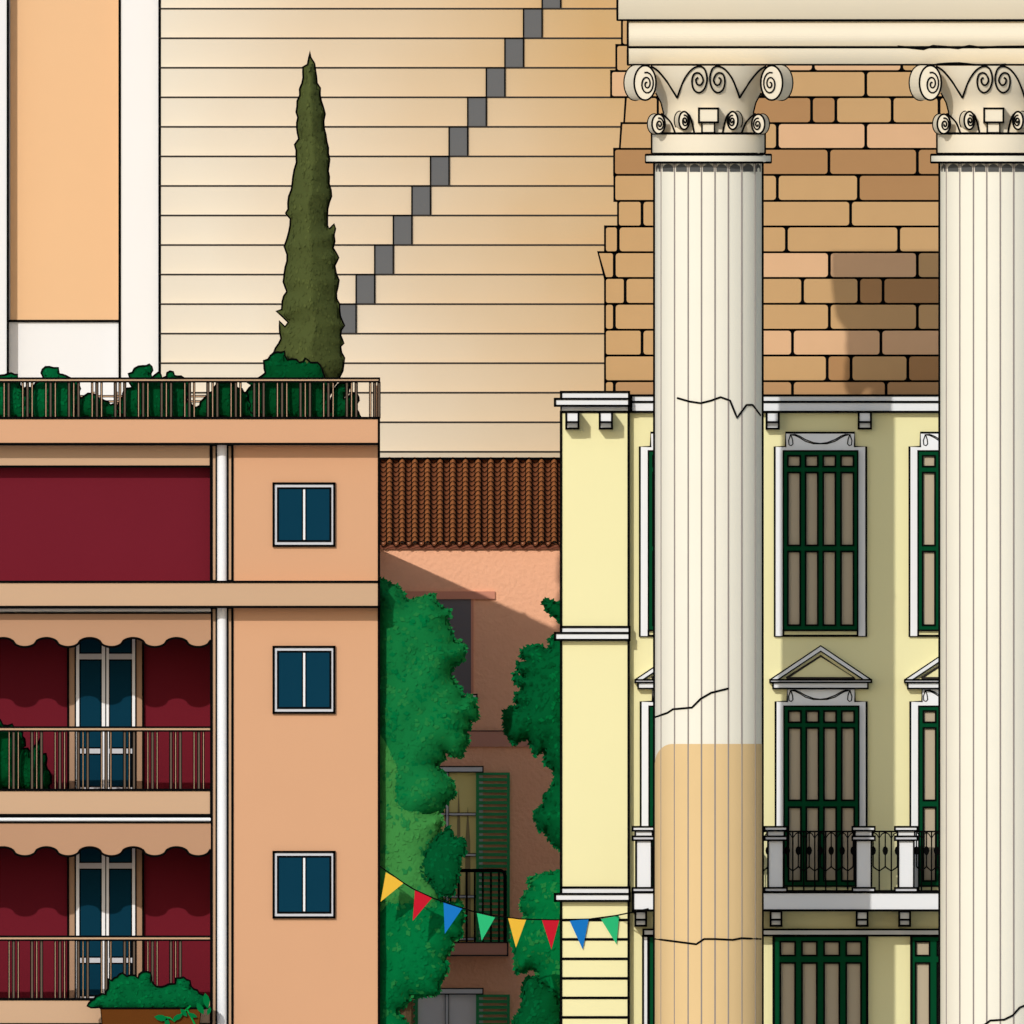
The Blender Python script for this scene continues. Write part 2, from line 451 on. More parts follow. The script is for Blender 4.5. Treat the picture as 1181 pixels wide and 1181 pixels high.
# unseen wing added to slope the alley shadow; white to bounce light in
m = MB()
pr = [(6.0, 482), (12.0, 633), (12.0, 1400), (6.0, 1400)]
vs = [(X(XL), a, Z(b)) for a, b in pr]+[(X(437), a, Z(b)) for a, b in pr]
m.add(vs, [(0,1,2,3),(7,6,5,4)]+[(i,(i+1)%4,(i+1)%4+4,i+4) for i in range(4)], 'tower_white')
m.build('added_shadow_wing', T)
m = MB(); q_ = [(4.5, 444.5), (6.0, 482), (4.5, 482)]  # sliver added at the roof edge to extend the shadow on the pink wall
vs = [(X(433.5), a, Z(b)) for a, b in q_]+[(X(437), a, Z(b)) for a, b in q_]
m.add(vs, [(0,1,2),(5,4,3),(0,3,4,1),(1,4,5,2),(2,5,3,0)], 'orange'); m.build('added_shadow_edge', T)
m = MB(); m.box(XL, 437, 482, 512, 0, 6.0, 'orange', 2.8); m.build('roof_slab', T)
m = MB(); m.box(XL, 437, 671, 700, 0, RW, 'tan', 2.8); m.build('floor_band', T)
# strip with the drainpipe
m = MB()
for ya, yb in ((513, 670), (701, 1400)):
    m.box(244, 268, ya, yb, F0+.02, RW, 'tan', 2.6)
    for x in (249.4, 262.6): m.box(x-.9, x+.9, ya, yb, F0+.0, F0+.02, 'ink', 0)
m.build('wall_strip', T)
for ya, yb in ((513, 670), (701, 1390)):
    m = MB(); m.lathe(256, F0+.0, [(5.6, ya), (5.6, yb)], 'metal', 24); m.build('drainpipe', T)
# red upper wall with lintel
m = MB(); m.box(XL, 243, 512.5, 538, F0+.01, RW, 'tan', 2.6); m.build('lintel', T)
m = MB(); m.box(XL, 243, 539.5, 670, F0+.31, RW, 'red', 0); m.box(242, 244.5, 512, 671, F0-.01, F0+.3, 'ink', 0); m.build('red_wall', T)
m = MB(); m.box(XL, 243, 700, 1400, RW-.02, RW, 'red', 0); m.box(242.2, 244.8, 700, 1400, F0-.02, F0+.03, 'ink', 0); m.build('red_wall', T)
m = MB(); m.box(XL, XL+20, 512, 1400, F0, RW-.02, 'orange', 2.6); m.build('side_wall', T)
# windows
m = MB()
def small_window(y0, y1):
    m = MB(); Yf = F0
    m.box(315.5, 385.5, y0, y1, Yf-.04, Yf, 'grey_white', 2.6)
    m.outline(320.5, 381, y0+5.5, y1-5.5, Yf-.04, 2.2)
    m.box(348, 353.4, y0+6, y1-6, Yf-.052, Yf-.04, 'ink', 0)
    m.box(349.6, 352, y0+7, y1-7, Yf-.062, Yf-.052, 'white', 0)
    w = m.build('window', T)
    m = MB(); m.box(321, 380.6, y0+6, y1-6, Yf-.046, Yf-.04, 'blue_glass', 0); m.build('pane', w)
small_window(557.5, 629.5)
small_window(746, 822); small_window(982.5, 1058)
# balconies
def scallop():
    # valance bottom edge: crests at 6+50k (row 736), lobes at 31+50k (row 746)
    pts = []
    x = -300
    while x <= 243:
        u = ((x-3.5) % 50)/50.0
        c = math.cos(2*math.pi*u)
        s = math.copysign(abs(c)**.55, c)
        pts.append((x, 741-5.2*s)); x += 2.5
    pts.append((243, pts[-1][1]))
    return pts
def balcony(dy, slab_dark):
    # slab
    m = MB(); m.box(XL, 243.5, 911+dy, 940+dy, F0, RW-.02, 'tan', 2.8); b = m.build('balcony', T)
    # railing
    m = MB(); m.box(XL, 243.5, 838.6+dy, 843+dy, F0-.0, F0+.05, 'tan', 2.0); r = m.build('handrail', b)
    def bar(x, col, w):
        m = MB(); m.box(x-w/2, x+w/2, 843.5+dy, 911+dy, F0+.01, F0+.04, col, 1.0); return m.build('baluster', b)
    ba = bar(10.5, 'tan', 1.8); bd = bar(15.6, 'dark_rail', 3.2)
    gs = []; c = 15.6
    first = {'a': ba, 'd': bd}
    for k in range(-11, 9):
        cc = 15.6+26.7*k
        pat = 'ada' if k % 2 == 0 else 'dad'
        if dy > 100 and k == 8: pat = ''
        for j, ch in enumerate(pat):
            x = cc+(j-1)*5.4
            if x > 241 or (k == 0 and j < 2): continue
            src = first[ch]; o = src.copy(); C.objects.link(o); o.parent = b
            o.location = ((x-(10.5 if ch == 'a' else 15.6))*S, 0, 0)
    # awning
    m = MB(); pts = [(x, y+dy) for x, y in scallop()]
    poly = [(XL, 707+dy)]+pts+[(243, 707+dy)]
    m.prism(poly, F0-.025, F0-.005, 'awning', 0)
    m.tube([(X(x), F0-.03, Z(y)) for x, y in pts], 1.3*S, 'ink')
    m.box(XL, 243, 706+dy, 708+dy, F0-.05, F0, 'ink', 0)
    a = m.build('awning', T)
    m = MB(); m.tube([(X(XL), F0-.0, Z(703.8+dy)), (X(243), F0-.0, Z(703.8+dy))], 2.3*S, 'metal', 14)
    m.box(XL, 243, 700.0+dy, 701.5+dy, F0-.02, F0+.04, 'ink', 0); m.build('awning_roller', a)
    # french door
    Yd = RW-.02
    m = MB(); m.box(78.5, 165, 700+dy, 911+dy, Yd-.05, Yd, 'jamb', 2.4)
    m.box(86, 157.5, 702+dy, 910+dy, Yd-.065, Yd-.05, 'ink', 0)
    for x0, x1 in ((87.8, 91.4), (117.4, 121.3), (122.6, 125.6), (152.4, 155.8)): m.box(x0, x1, 702+dy, 910+dy, Yd-.09, Yd-.065, 'pure_white', 0)
    for y0, y1 in ((754, 760.4), (863.4, 869), (907.8, 909.6)):
        m.box(91.4, 117.4, y0+dy, y1+dy, Yd-.087, Yd-.065, 'grey_white', 0); m.box(125.6, 152.4, y0+dy, y1+dy, Yd-.087, Yd-.065, 'grey_white', 0)
    d = m.build('door', T)
    for (x0, x1) in ((93, 115.8), (127, 150.8)):
        m = MB()
        for y0, y1 in ((703, 752.5), (762, 861.6), (870.8, 906.3)): m.box(x0, x1, y0+dy, y1+dy, Yd-.075, Yd-.065, 'blue_glass', 0)
        m.build('pane', d)
balcony(0, False); balcony(241.3, False)
# roof railing
m = MB(); m.box(XL, 437.5, 436.2, 440.2, .04, .1, 'tan', 2.0); rr = m.build('roof_railing', T)
def rbar(x, col, w):
    m = MB(); m.box(x-w/2, x+w/2, 441, 482, .05, .08, col, 1.0); return m.build('baluster', rr)
ra = rbar(4.7, 'tan', 2.0); rd = rbar(9.9, 'dark_rail', 3.0)
gset = [(37.0-5.4, 'd'), (37.0, 'a'), (26.2, 'a'), (432, 'd'), (427, 'a'), (437, 'd')]
for k in list(range(-11, 0))+list(range(2, 16)):
    cc = 4.7+26.7*k+(0.2)
    for j, ch in enumerate('ada' if k % 2 == 0 else 'dad'):
        gset.append((cc+(j-1)*5.4, ch))
for x, ch in gset:
    src = ra if ch == 'a' else rd
    o = src.copy(); C.objects.link(o); o.parent = rr; o.location = ((x-(4.7 if ch == 'a' else 9.9))*S, 0, 0)
m = MB()
for y in (457, 463): m.box(XL, 366, y-1, y+1, 5.9, 5.93, 'tan', .8)
for i in range(-10, 14): m.box(i*27-1, i*27+1, 452, 482, 5.92, 5.95, 'tan', .5)
m.build('back_railing', T)

# roof garden
def poly_thing(name, label, cat, poly, Y, group, mats, core, depth, R=18, leaf=6, ph=0, outline=True, inset=1.6):
    xs = [p[0] for p in poly]; by = max(p[1] for p in poly)
    m = MB(); pl = jagged(poly, 1.9, 3.6, int(ph*10)+3)
    foliage(m, pl, Y, depth, core, mats, leaf=leaf, R=R, inset=inset+leaf*.2, outline=outline, ph=ph, rand=.22, dens=.8)
    o = m.build(name, origin=(X(sum(xs)/len(xs)), Y, Z(by)), recalc=False)
    return tag(o, label, cat, group)
G = 'shrubs in the roof garden'
sh = [
 ('leftmost bright green roof shrub, cut by the left edge of the picture', [(-14,482),(-14,436),(9,431),(20,432),(23,444),(29,449),(33,482)], 'ab'),
 ('round-headed green roof shrub rising over the railing below the peach panel', [(24,482),(27,448),(38,447),(44,440),(50,438),(49,426),(57,423),(67,424),(68,431),(72,432),(79,435),(90,440),(92,457),(90,482)], 'ab'),
 ('lowest roof shrub, entirely below the handrail in a gap of the greenery', [(86,482),(91,460),(98,456),(106,454),(117,460),(127,467),(133,465),(138,482)], 'bc'),
 ('wide green roof shrub with three humps above the railing at the tower corner', [(131,482),(138,460),(146,448),(152,447),(148,431),(155,425),(165,422),(172,420),(176,427),(175,435),(183,429),(187,436),(192,434),(196,428),(205,434),(212,436),(219,440),(216,458),(213,482)], 'bc'),
 ('low dark roof shrub with a notch, left of the bush under the cypress', [(210,482),(216,462),(226,470),(238,457),(247,447),(252,441),(264,440),(275,448),(285,453),(292,482)], 'cd'),
 ('biggest dark green bush standing in front of the cypress foot', [(283,482),(284,452),(290,444),(285,441),(298,436),(306,430),(304,416),(312,410),(320,406),(328,405),(331,415),(337,414),(345,418),(352,413),(358,418),(366,418),(371,425),(374,434),(378,445),(382,482)], 'cd'),
 ('rightmost roof shrub, small and dark, right of the cypress trunk', [(378,482),(384,456),(390,443),(403,440),(402,450),(397,460),(404,455),(412,455),(414,462),(411,472),(417,482)], 'cd'),
]
mm = {'a':'bush_a','b':'bush_b','c':'bush_c','d':'bush_d'}
for i, (lb, pl, cs) in enumerate(sh):
    poly_thing('shrub', lb, 'shrub', pl, .3+.06*(i % 2), G, [mm[c] for c in cs], mm[cs[1]], .14, ph=i*1.7+.3)
poly_thing('shrub', 'dark green shrub behind the railing of the upper balcony at the left edge', 'shrub',
 [(-14,911),(-14,830),(0,830),(3,836),(9,837),(14,835),(16,839),(26,845),(29,856),(26,863),(32,863),(36,872),(40,860),(46,852),(47,870),(53,869),(54,875),(53,882),(59,895),(59,903),(57,911)], .8, None, ['bush_c','bush_d'], 'bush_d', .25, ph=5.1)

# cypress
u = [(208,50),(200,92),(186,100),(183,150),(168,205),(167,290),(173,322),(160,340),(166,395),(155,440),(150,480),(142,500),(140,540),(132,552),(147,570),(137,630),(128,655),(137,680),(128,740),(125,765),(136,795),(122,825),(120,850),(103,855),(122,872),(140,890),(130,903),(112,885),(118,940),(95,985),(90,1060),(110,1110),(270,1115),(300,1060),(310,1040),(315,1000),(303,965),(313,955),(303,930),(305,915),(315,900),(302,870),(300,850),(290,800),(298,760),(285,715),(297,690),(280,660),(287,600),(283,585),(268,600),(262,590),(262,560),(275,500),(268,440),(265,350),(252,290),(255,245),(243,205),(240,165),(230,150),(225,110)]
cyp = [(280+a/2.683, 40+b/2.683) for a, b in u]
T = thing('cypress_tree', 'tall slender dark olive cypress rising from the roof garden', 'tree', 358, .85, 482)
m = MB(); foliage(m, jagged(cyp, 1.3, 6, 9), .85, .5, 'cyp_core', ['cyp_a', 'cyp_core', 'cyp_b'], leaf=6, R=34, inset=2.6, outline=True, upright=True, rand=.12, row=True, lumpy=.05, dens=.9)
m.build('crown', T, recalc=False)
m = MB(); m.tube([(X(360),.85,Z(482)),(X(360),.85,Z(445)),(X(359),.85,Z(300))], [9*S,7*S,3*S], 'bark', 10); m.build('trunk', T)

# flower box in front of the lowest balcony and its plant
T = tag(MB().build('x') if False else thing('flower_box', 'brown wooden flower box hung on the front of the lower balcony slab', 'flower box', 174, -.1, 1205))
m = MB(); m.prism([(116,1163),(232,1163),(228,1205),(120,1205)], -.25, .2, 'wood_box', 2.6); m.build('box', T)
m = MB()
for x in (130, 215): m.box(x, x+4, 1166, 1186, .2, F0, 'ink', 0)
m.build('bracket', T)
pl = [(100.5,1160),(114,1148),(122,1147),(125,1129),(129,1131),(141,1122),(146,1126),(155.6,1125),(159,1128),(164,1121),(173.6,1122),(174.6,1127),(179,1137),(190.5,1137),(202,1134.5),(203,1128),(211.6,1127),(219,1131),(220,1137),(227.5,1142),(233,1147),(238,1150),(240,1163),(233,1164),(212,1166),(186,1167),(169,1168),(157,1164),(135.5,1167),(118.5,1165),(110,1162)]
T = thing('potted_plant', 'bushy green plant with a trailing vine spilling from the brown flower box', 'plant', 174, -.05, 1166)
m = MB(); foliage(m, jagged(pl, 1.8, 3.4, 4), -.1, .16, 'bush_b', ['bush_a','bush_b','leaf_green'], leaf=6, R=14, inset=3, outline=True, rand=.25, dens=.8, ph=2); m.build('foliage', T, recalc=False)
m = MB()
m.line([(220,1160),(210,1169),(201,1178),(196,1174),(184,1172)], -.29, 2.2, 'vine'); m.line([(215,1163),(220,1172),(227,1186),(230,1196)], -.29, 2.2, 'vine')
m.build('vine_stem', T)
m = MB()
for (cx, cy, a, l) in ((186,1174,10,17),(193,1181,80,14),(205,1173,-30,14),(231,1163,60,16),(238,1154,80,18),(222,1171,20,12),(241,1166,110,10),(212,1168,50,12)):
    a = math.radians(a); t = (math.cos(a), math.sin(a)); n = (-t[1], t[0])
    P_ = [(cx+t[0]*l*q+n[0]*l*.22*w, cy+t[1]*l*q+n[1]*l*.22*w) for q, w in ((-.5,0),(-.25,.8),(.05,1),(.3,.6),(.5,0),(.3,-.6),(.05,-1),(-.25,-.8))]
    m.prism(P_, -.31, -.3, 'vine_leaf', 0)
m.build('vine_leaves', T)

# ================================================================== ALLEY TREES
def tree(label, clumps, tx, Y, base=GY, top=900):
    T = thing('tree', label, 'tree', tx, Y, base, 'trees in the alley')
    m = MB()
    for i, (pl, core, ms, dy, dp, R) in enumerate(clumps):
        foliage(m, jagged(pl, 1.8, 6, i+3), Y+dy, dp, core, ms, leaf=7.5, R=R, dens=1.0, inset=.5, rand=.12, ph=i*2.1+tx)
    m.build('crown', T, recalc=False)
    m = MB(); m.tube([(X(tx),Y,0),(X(tx+3),Y,Z((base+top)/2)),(X(tx),Y,Z(top))], [16*S,11*S,5*S], 'bark', 10)
    m.tube([(X(tx+2),Y,Z((base+top)/2)),(X(tx+18),Y+.1,Z(top+80)),(X(tx+24),Y+.1,Z(top+20))], [7*S,5*S,2*S], 'bark', 8)
    m.build('trunk', T)
A1 = [(428,664),(440,667),(452,673),(459,675),(466.6,684.5),(470,691),(483.5,689),(494,687),(496,684),(501.5,685.5),(501.5,691),(506,695),(511,701),(520.5,703.5),(521,712),(516,713),(518.4,721.5),(523.7,730),(525,739.5),(531,737),(530.5,742.7),(537.5,742.7),(537.5,755),(530,767),(523.7,767),(520.5,777.6),(523.7,784),(528,788),(534,795.6),(535,803),(547,804),(549,806),(552,820),(551,831.6),(541.7,831.6),(544,840),(538.5,844),(542,854),(536.4,863),(534,873),(521.6,873),(514,868.6),(513,878),(504.7,882),(510,888),(518.4,898),(525,903),(526,916),(519.5,923.5),(513,930),(511,937),(480,950),(428,950)]
A2 = [(428,840),(445,842),(452,843),(454,852),(464,862),(470,868),(480,870),(484,885),(476,892),(475,905),(480,925),(490,935),(508,938),(512,950),(500,985),(510,1033),(505,1060),(428,1060)]
A3 = [(504.7,964),(512,958),(518,953),(522,960),(523.7,966),(536.4,966),(539.6,985),(530,993),(531,1004),(529,1016.6),(521.6,1033.6),(504.7,1032.5),(500.4,1023),(487.7,1012),(483.5,995.5),(498,972)]
A4 = [(428,1018),(500,1025),(511,1038),(521,1042),(530,1038),(535,1050.5),(534,1075),(530,1084),(521.6,1084),(522.7,1095),(514,1107),(519.5,1117.6),(513,1128),(507,1135.6),(508,1147),(498,1149),(485.6,1151),(473,1148),(473,1155.7),(459,1166),(464,1172),(473,1184),(470,1230),(428,1240)]
tree('tallest tree in the alley, its crown reaching the pink wall beside the orange block', [(A1,'leaf_soft',['leaf_green','leaf_soft','leaf_mid'],0,.5,32)], 462, 1.05, top=760)
tree('bright green lower tree beside the orange block with one dark clump', [(A2,'leaf_bright',['leaf_mid','leaf_bright','leaf_bright'],-.17,.33,30),(A4,'leaf_green',['leaf_green','leaf_green','leaf_mid'],-.15,.33,30),(A3,'leaf_deep',['leaf_dark','leaf_deep'],-.42,.15,22)], 458, 1.05, top=920)
B0 = [(625,693),(631,691),(640,693),(655,702),(660,722),(646,719),(633,708)]
B1 = [(670,733),(640,731),(633,737),(634,745),(630,748),(622,742),(610,744),(600,750),(600,758),(607,762),(596,764),(596,775),(604,780),(591,776),(592,786),(602,794),(594,800),(593,808),(598,815),(590,814),(580,820),(580,830),(585,850),(592,860),(600,855),(608,853),(612,860),(616,873),(622,870),(627,866),(626,880),(631,885),(634,883),(639,895),(634,908.7),(627.5,917),(626,928),(616,934),(616,944.7),(620,959.5),(628.5,959.5),(632,968),(646.5,981),(670,985)]
B2 = [(670,1000),(641,1004),(629.6,1007),(621,1008),(615,1010),(608.4,1013.5),(608.4,1020),(612,1024),(604,1029),(603,1036),(599,1040),(600,1048),(606,1057),(597,1062),(590,1072),(589,1088.6),(592.5,1111),(595.7,1124),(606,1121),(614.7,1117.6),(619,1122),(619,1240),(670,1240)]
B3 = [(604,1130),(610.5,1126),(619,1127),(624,1132.4),(629,1131),(631.7,1138.7),(640,1142),(645,1155),(650,1240),(592,1240),(592.5,1172.6),(600,1162),(602,1141)]
tree('upper dark green tree leaning out from behind the yellow corner pilaster', [(B0,'leaf_deep',['leaf_deep'],0,.15,14),(B1,'leaf_dark',['leaf_dark','leaf_deep','leaf_green'],0,.5,34)], 668, 3.2, top=800)
tree('lower mid green tree behind the grooved foot of the yellow pilaster', [(B2,'leaf_green',['leaf_green','leaf_mid'],0,.4,30),(B3,'leaf_deep',['leaf_dark','leaf_deep'],-.4,.25,22)], 664, 2.0, top=1080)

# ================================================================== YELLOW BUILDING
T = thing('yellow_building', 'pale yellow townhouse with green shutters, white cornice and an iron balcony behind the columns', 'building', 960, 0)
m = MB(); m.box(725, 1330, 475, 1400, 0, 3.7, 'yellow', 2.8); m.box(725,1330,456,475,.05,3.7,'white',0)
m.build('wall', T)
m = MB(); m.box(647, 725, 475, 1400, -.15, 3.7, 'yellow', 2.8)
for y in (1061, 1083.3, 1105.8, 1128.3, 1150.8, 1173.3, 1196, 1218): m.box(647, 725, y-1.5, y+1.5, -.162, -.15, 'ink', 0)
m.build('pilaster', T)
m = MB(); m.box(640, 725.5, 460, 468, -.33, 3.75, 'white', 2.6); m.box(647, 725.5, 452, 460, -.28, 3.7, 'white', 2.6); m.box(647,725,468,474.5,-.17,-.0,'white',1.6); m.build('cornice', T)
m = MB(); m.box(728, 1330, 463.5, 475, -.12, .05, 'white', 2.6); m.box(728, 1330, 456, 463.5, -.1, .05, 'white', 2.6); m.build('cornice', T)
for (ya, yb) in ((723, 730), (1023.5, 1031)):
    m = MB(); m.box(640, 726, yb, yb+8, -.26, -.153, 'white', 2.6); m.box(647, 726, ya, yb, -.21, -.153, 'white', 2.6); m.build('moulding', T)
def bracket(x, Yf, y0, parent, w=14, dY=.45, hts=(11.5, 7.5)):
    m = MB(); m.box(x, x+w, y0, y0+hts[0], Yf-dY, Yf, 'white', 2.3); m.box(x, x+w, y0+hts[0], y0+hts[0]+hts[1], Yf-dY*.6, Yf, 'white', 2.3)
    return m.build('bracket', parent)
bk = bracket(653, -.15, 475.3, T, 14.2); dup_part(bk, 38.6, 0)
bk = bracket(884, 0, 475.3, T, 14.2, .25); dup_part(bk, 106.3, 0); dup_part(bk, -106.3, 0); dup_part(bk, 212.6, 0)
def shutter(dx, dy, x0, x1, y0, y1, cols, rows, parent, Yf=-.05):
    m = MB()
    m.box(x0+dx, x1+dx, y0+dy, y1+dy, Yf-.025, Yf, 'shutter_panel', 0)
    f = Yf-.06
    xs = [x0]+[v for c in cols for v in c]+[x1]
    for i in range(0, len(xs), 2): m.box(xs[i]+dx, xs[i+1]+dx, y0+dy, y1+dy, f, Yf-.02, 'shutter_green', 0)
    ys = [y0]+[v for c in rows for v in c]+[y1]
    for i in range(0, len(ys), 2): m.box(x0+dx+.4, x1+dx-.4, ys[i]+dy+.2, ys[i+1]+dy-.2, f+.002, Yf-.02, 'shutter_green', 0)
    m.outline(x0+dx, x1+dx, y0+dy, y1+dy, f+.004, 1.8)
    for a, b in cols:
        for c, d in rows: m.outline(a+dx, b+dx, c+dy, d+dy, f+.002, 2.0)
    return m.build('shutter', parent)
COLS = [(908.7,922.9),(929.2,943.2),(949.5,963.5),(970,984.3)]
def swag(m, dx, y, Y):
    cx = 946+dx
    for sgn in (1, -1):
        q = lambda a: cx+sgn*a
        for o in (0, 4.0):
            m.line([(q(-35+o*.6), y+2.5), (q(-29), y+2+o*.3), (q(-24), y+4+o*.4), (q(-17), y+8+o*.5), (q(-8), y+11.5+o*.3), (q(0), y+12.5+o*.3 if o == 0 else y+12.8)], Y, 1.25, 'ink')
        m.line([(q(-34), y+2), (q(-36.5), y+9), (q(-36), y+14), (q(-33.5), y+15), (q(-31.5), y+13), (q(-32), y+8), (q(-34), y+2)], Y, 1.25, 'ink')
def up_window(dx):
    m = MB()
    x0, x1 = 893.5+dx, 999+dx
    m.prism([(906+dx,499),(985.6+dx,499),(985.6+dx,515),(x1,515),(x1,734),(x0,734),(x0,515),(906+dx,515)], -.045, 0, 'pure_white', 2.4)
    m.box(903.4+dx, 989+dx, 727, 733, -.055, -.045, 'yellow', 2.0)
    swag(m, dx, 499, -.05)
    w = m.build('window', T)
    shutter(dx, 0, 903.4, 989.2, 520, 727, COLS, [(525.7,538),(545,629),(636,721)], w)
def mid_window(dx):
    m = MB(); x0, x1 = 894.5+dx, 999.5+dx
    m.prism([(908+dx,794),(986+dx,794),(986+dx,809),(x1,809),(x1,1028),(x0,1028),(x0,809),(908+dx,809)], -.045, 0, 'pure_white', 2.4)
    swag(m, dx, 794, -.05); m.box(904+dx, 990+dx, 1022, 1028, -.055, -.045, 'yellow', 1.6)
    w = m.build('window', T)
    shutter(dx+.8, 0, 903.4, 989.6, 814.5, 1022, COLS, [(820,833),(839.5,923),(931,1016)], w)
    m = MB()
    m.box(891.5+dx, 1001+dx, 787, 794, -.14, 0, 'white', 1.8)
    m.box(888+dx, 1005+dx, 784, 787, -.17, 0, 'grey_white', 1.8)
    m.prism([(946.6+dx,748),(1001+dx,784),(892+dx,784)], -.09, 0, 'yellow', 1.6)
    m.prism([(946.6+dx,744.8),(1005+dx,784),(996+dx,784),(946.6+dx,751),(897+dx,784),(888+dx,784)], -.15, 0, 'white', 1.6)
    m.line([(907+dx,782),(946.6+dx,756.5),(986+dx,782),(907+dx,782)], -.1, 2.6, 'ink_soft')
    m.build('pediment', w)
for dx in (-155.6, 0, 155.4, 311):
    up_window(dx); mid_window(dx)
# balcony
m = MB(); m.box(730, 1330, 1029, 1050, -1.0, 0, 'white', 2.6); bal = m.build('balcony', T)
def post(cx):
    m = MB(); a, b = -1.0, -.78
    m.box(cx-9, cx+9, 969, 1024, a+.02, b, 'white', 2.2); m.box(cx-13, cx+13, 964.5, 969, a-.02, b+.04, 'grey_white', 2.0)
    m.box(cx-10, cx+10, 958, 964.5, a+.01, b, 'white', 2.0); m.box(cx-13, cx+13, 953.5, 958, a-.02, b+.04, 'white', 2.0); m.box(cx-13, cx+13, 1024, 1028.5, a-.01, b+.03, 'grey_white', 2.0)
    return m.build('post', bal)
p0 = post(742.5)
for c in (843, 894.7, 996, 1045, 1148, 1200): dup_part(p0, c-742.5, 0)
def iron(x0, x1):
    m = MB(); Yr = -.9
    n = max(1, round((x1-x0)/12.4)); s_ = (x1-x0)/n
    m.box(x0-2, x1+2, 958, 960, Yr-.02, Yr+.02, 'ink', 0); m.box(x0-2, x1+2, 1026.5, 1029, Yr-.02, Yr+.02, 'ink', 0)
    for i in range(n):
        xa = x0+s_*i; xs = xa+s_/2
        m.line([(xs, 960), (xs, 1028)], Yr, 1.7)
        m.line([(xa, 960), (xs-3, 962), (xs, 967), (xs+3, 962), (xa+s_, 960)], Yr, 1.4)
        for k in ((0, 1) if i == n-1 else (0,)):
            xd = xa+k*s_
            m.line([(xd, 960), (xd, 999)], Yr, 1.5)
            m.prism([(xd, 976), (xd+2.0, 978), (xd+2.7, 981), (xd+2.0, 984), (xd, 986.5), (xd-2.0, 984), (xd-2.7, 981), (xd-2.0, 978)], Yr-.03, Yr+.03, 'ink', 1.2)
        m.line([(xa, 999), (xa+1, 1000.5), (xs, 1004.5), (xa+s_-1, 1000.5), (xa+s_, 999)], Yr, 1.7)
    return m.build('iron_railing', bal)
for a, b in ((752, 834), (852, 886), (908, 984), (1007, 1035), (1057, 1138), (1158,1192)): iron(a, b)
b0 = bracket(888.7, 0, 1051.2, bal, 12.6, .75, (9.5, 7))
for x in (732.6, 837, 988, 1037, 1143): dup_part(b0, x-888.7, 0)
m = MB(); m.box(742, 1330, 1072, 1079, -.05, 0, 'white', 2.2); m.build('moulding', T)
def low_window(x0, x1, cols, jamb=False):
    m = MB(); m.box(x0-1, x1+1, 1079.5, 1330, -.03, 0, 'white', 2.0)
    if jamb: m.box(x0-7, x0-1, 1079.5, 1330, -.05, 0, 'white', 2.2)
    w = m.build('window', T)
    shutter(0, 0, x0, x1, 1080, 1330, cols, [(1086,1102),(1110.6,1210),(1218,1322)], w, -.03)
C2 = [(900,917),(925,942),(950.5,968),(976,993)]
low_window(892.8, 999.5, C2); low_window(1051.6, 1158, [(a+156, b+155) for a, b in C2]); low_window(748.5, 855, [(a-144, b-144) for a, b in C2], True)

# ================================================================== RUINED STONE WALL
BY = 4.15
rows = [ (-38,-8,[690,760,840,930,1010,1090,1180,1260],'tptbtpt'), (-8,22,[716,800,870,960,1070,1150,1240],'ttpttb'),
 (22,52,[717.5,790,880,990,1080,1190,1300],'tptbtp'),
 (52,82,[711,800,857,938,1040,1130,1240],'ttpptt'),
 (82,112,[705,727,800,880,998.5,1110,1220],'pttttp'),
 (112,142,[(722,720),(759,759),850,936,964,1029,1083,1160,1250],'ttbbttttp'),
 (142,171.7,[(717,715),800,896.5,998.5,1100,1200],'ttpppt'),
 (171.7,201.7,[708.5,790,870,956,1058,1160],'bbbbbt'),
 (201.7,231.7,[708.8,820,896.5,990,1130,1230],'tttbbt'),
 (231.7,261.2,[713,740.5,820,981,1110,1220],'ttttt'),
 (261.2,290.9,[698,713,800,907,1036.5,1150],'tttttp'),
 (290.9,320.6,[(690,698),708.5,820,956.5,1058,1180],'ttpptt'),
 (320.6,350.4,[698,721,820,925.6,990.5,1018.5,1130],'ttttbbt'),
 (350.4,380.3,[698,708.5,860,956.5,1058,1160],'tttttp'),
 (380.3,410,[698,740.5,820,914,1016,1130],'ttpppt'),
 (410,439.6,[698,840,954,981.6,1047,1150],'ttbtbt'),
 (439.6,470,[698,708.5,830,914,1022,1140],'tddddt')]
T = MB()
cm = {'t':'stone_tan','b':'stone_brown','p':'stone_pink','d':'stone_dull'}
def rounded(x0, x1, ya, yb, r, lt=None):
    p = []
    xa, xb = (x0 if not isinstance(x0, tuple) else None), x1
    if isinstance(x0, tuple): p += [(x0[0], ya), ]
    else: p += [(x0, ya+r), (x0+r*.3, ya+r*.3), (x0+r, ya)]
    p += [(x1-r, ya), (x1-r*.3, ya+r*.3), (x1, ya+r), (x1, yb-r), (x1-r*.3, yb-r*.3), (x1-r, yb)]
    if isinstance(x0, tuple): p += [(x0[1], yb)]
    else: p += [(x0+r, yb), (x0+r*.3, yb-r*.3), (x0, yb-r)]
    return p
for (ya, yb, xs, cs) in rows:
    L0 = xs[0]
    a, b = (L0 if isinstance(L0, tuple) else (L0, L0))
    T.prism([(a-1.4, ya-1.3), (1330, ya-1.3), (1330, yb+1.3), (b-1.4, yb+1.3)], BY+.02, BY+.6, 'ink', 0)
    ends = list(xs[1:])+[1330]
    for i, x0 in enumerate(xs):
        x1 = ends[i]; x1 = x1[0] if isinstance(x1, tuple) else x1
        j = 1.7; thin = (i == 0)
        q0 = (x0[0]+1, x0[1]+1) if isinstance(x0, tuple) else x0+(1 if i == 0 else j)
        T.prism(rounded(q0, x1-j, ya+1.2, yb-1.2, 3.0 if not thin else 2.0), BY, BY+.05, cm[cs[min(i, len(cs)-1)]], 0)
T.box(700, 1330, 470, 1400, BY+.02, BY+.6, 'stone_tan', 0)
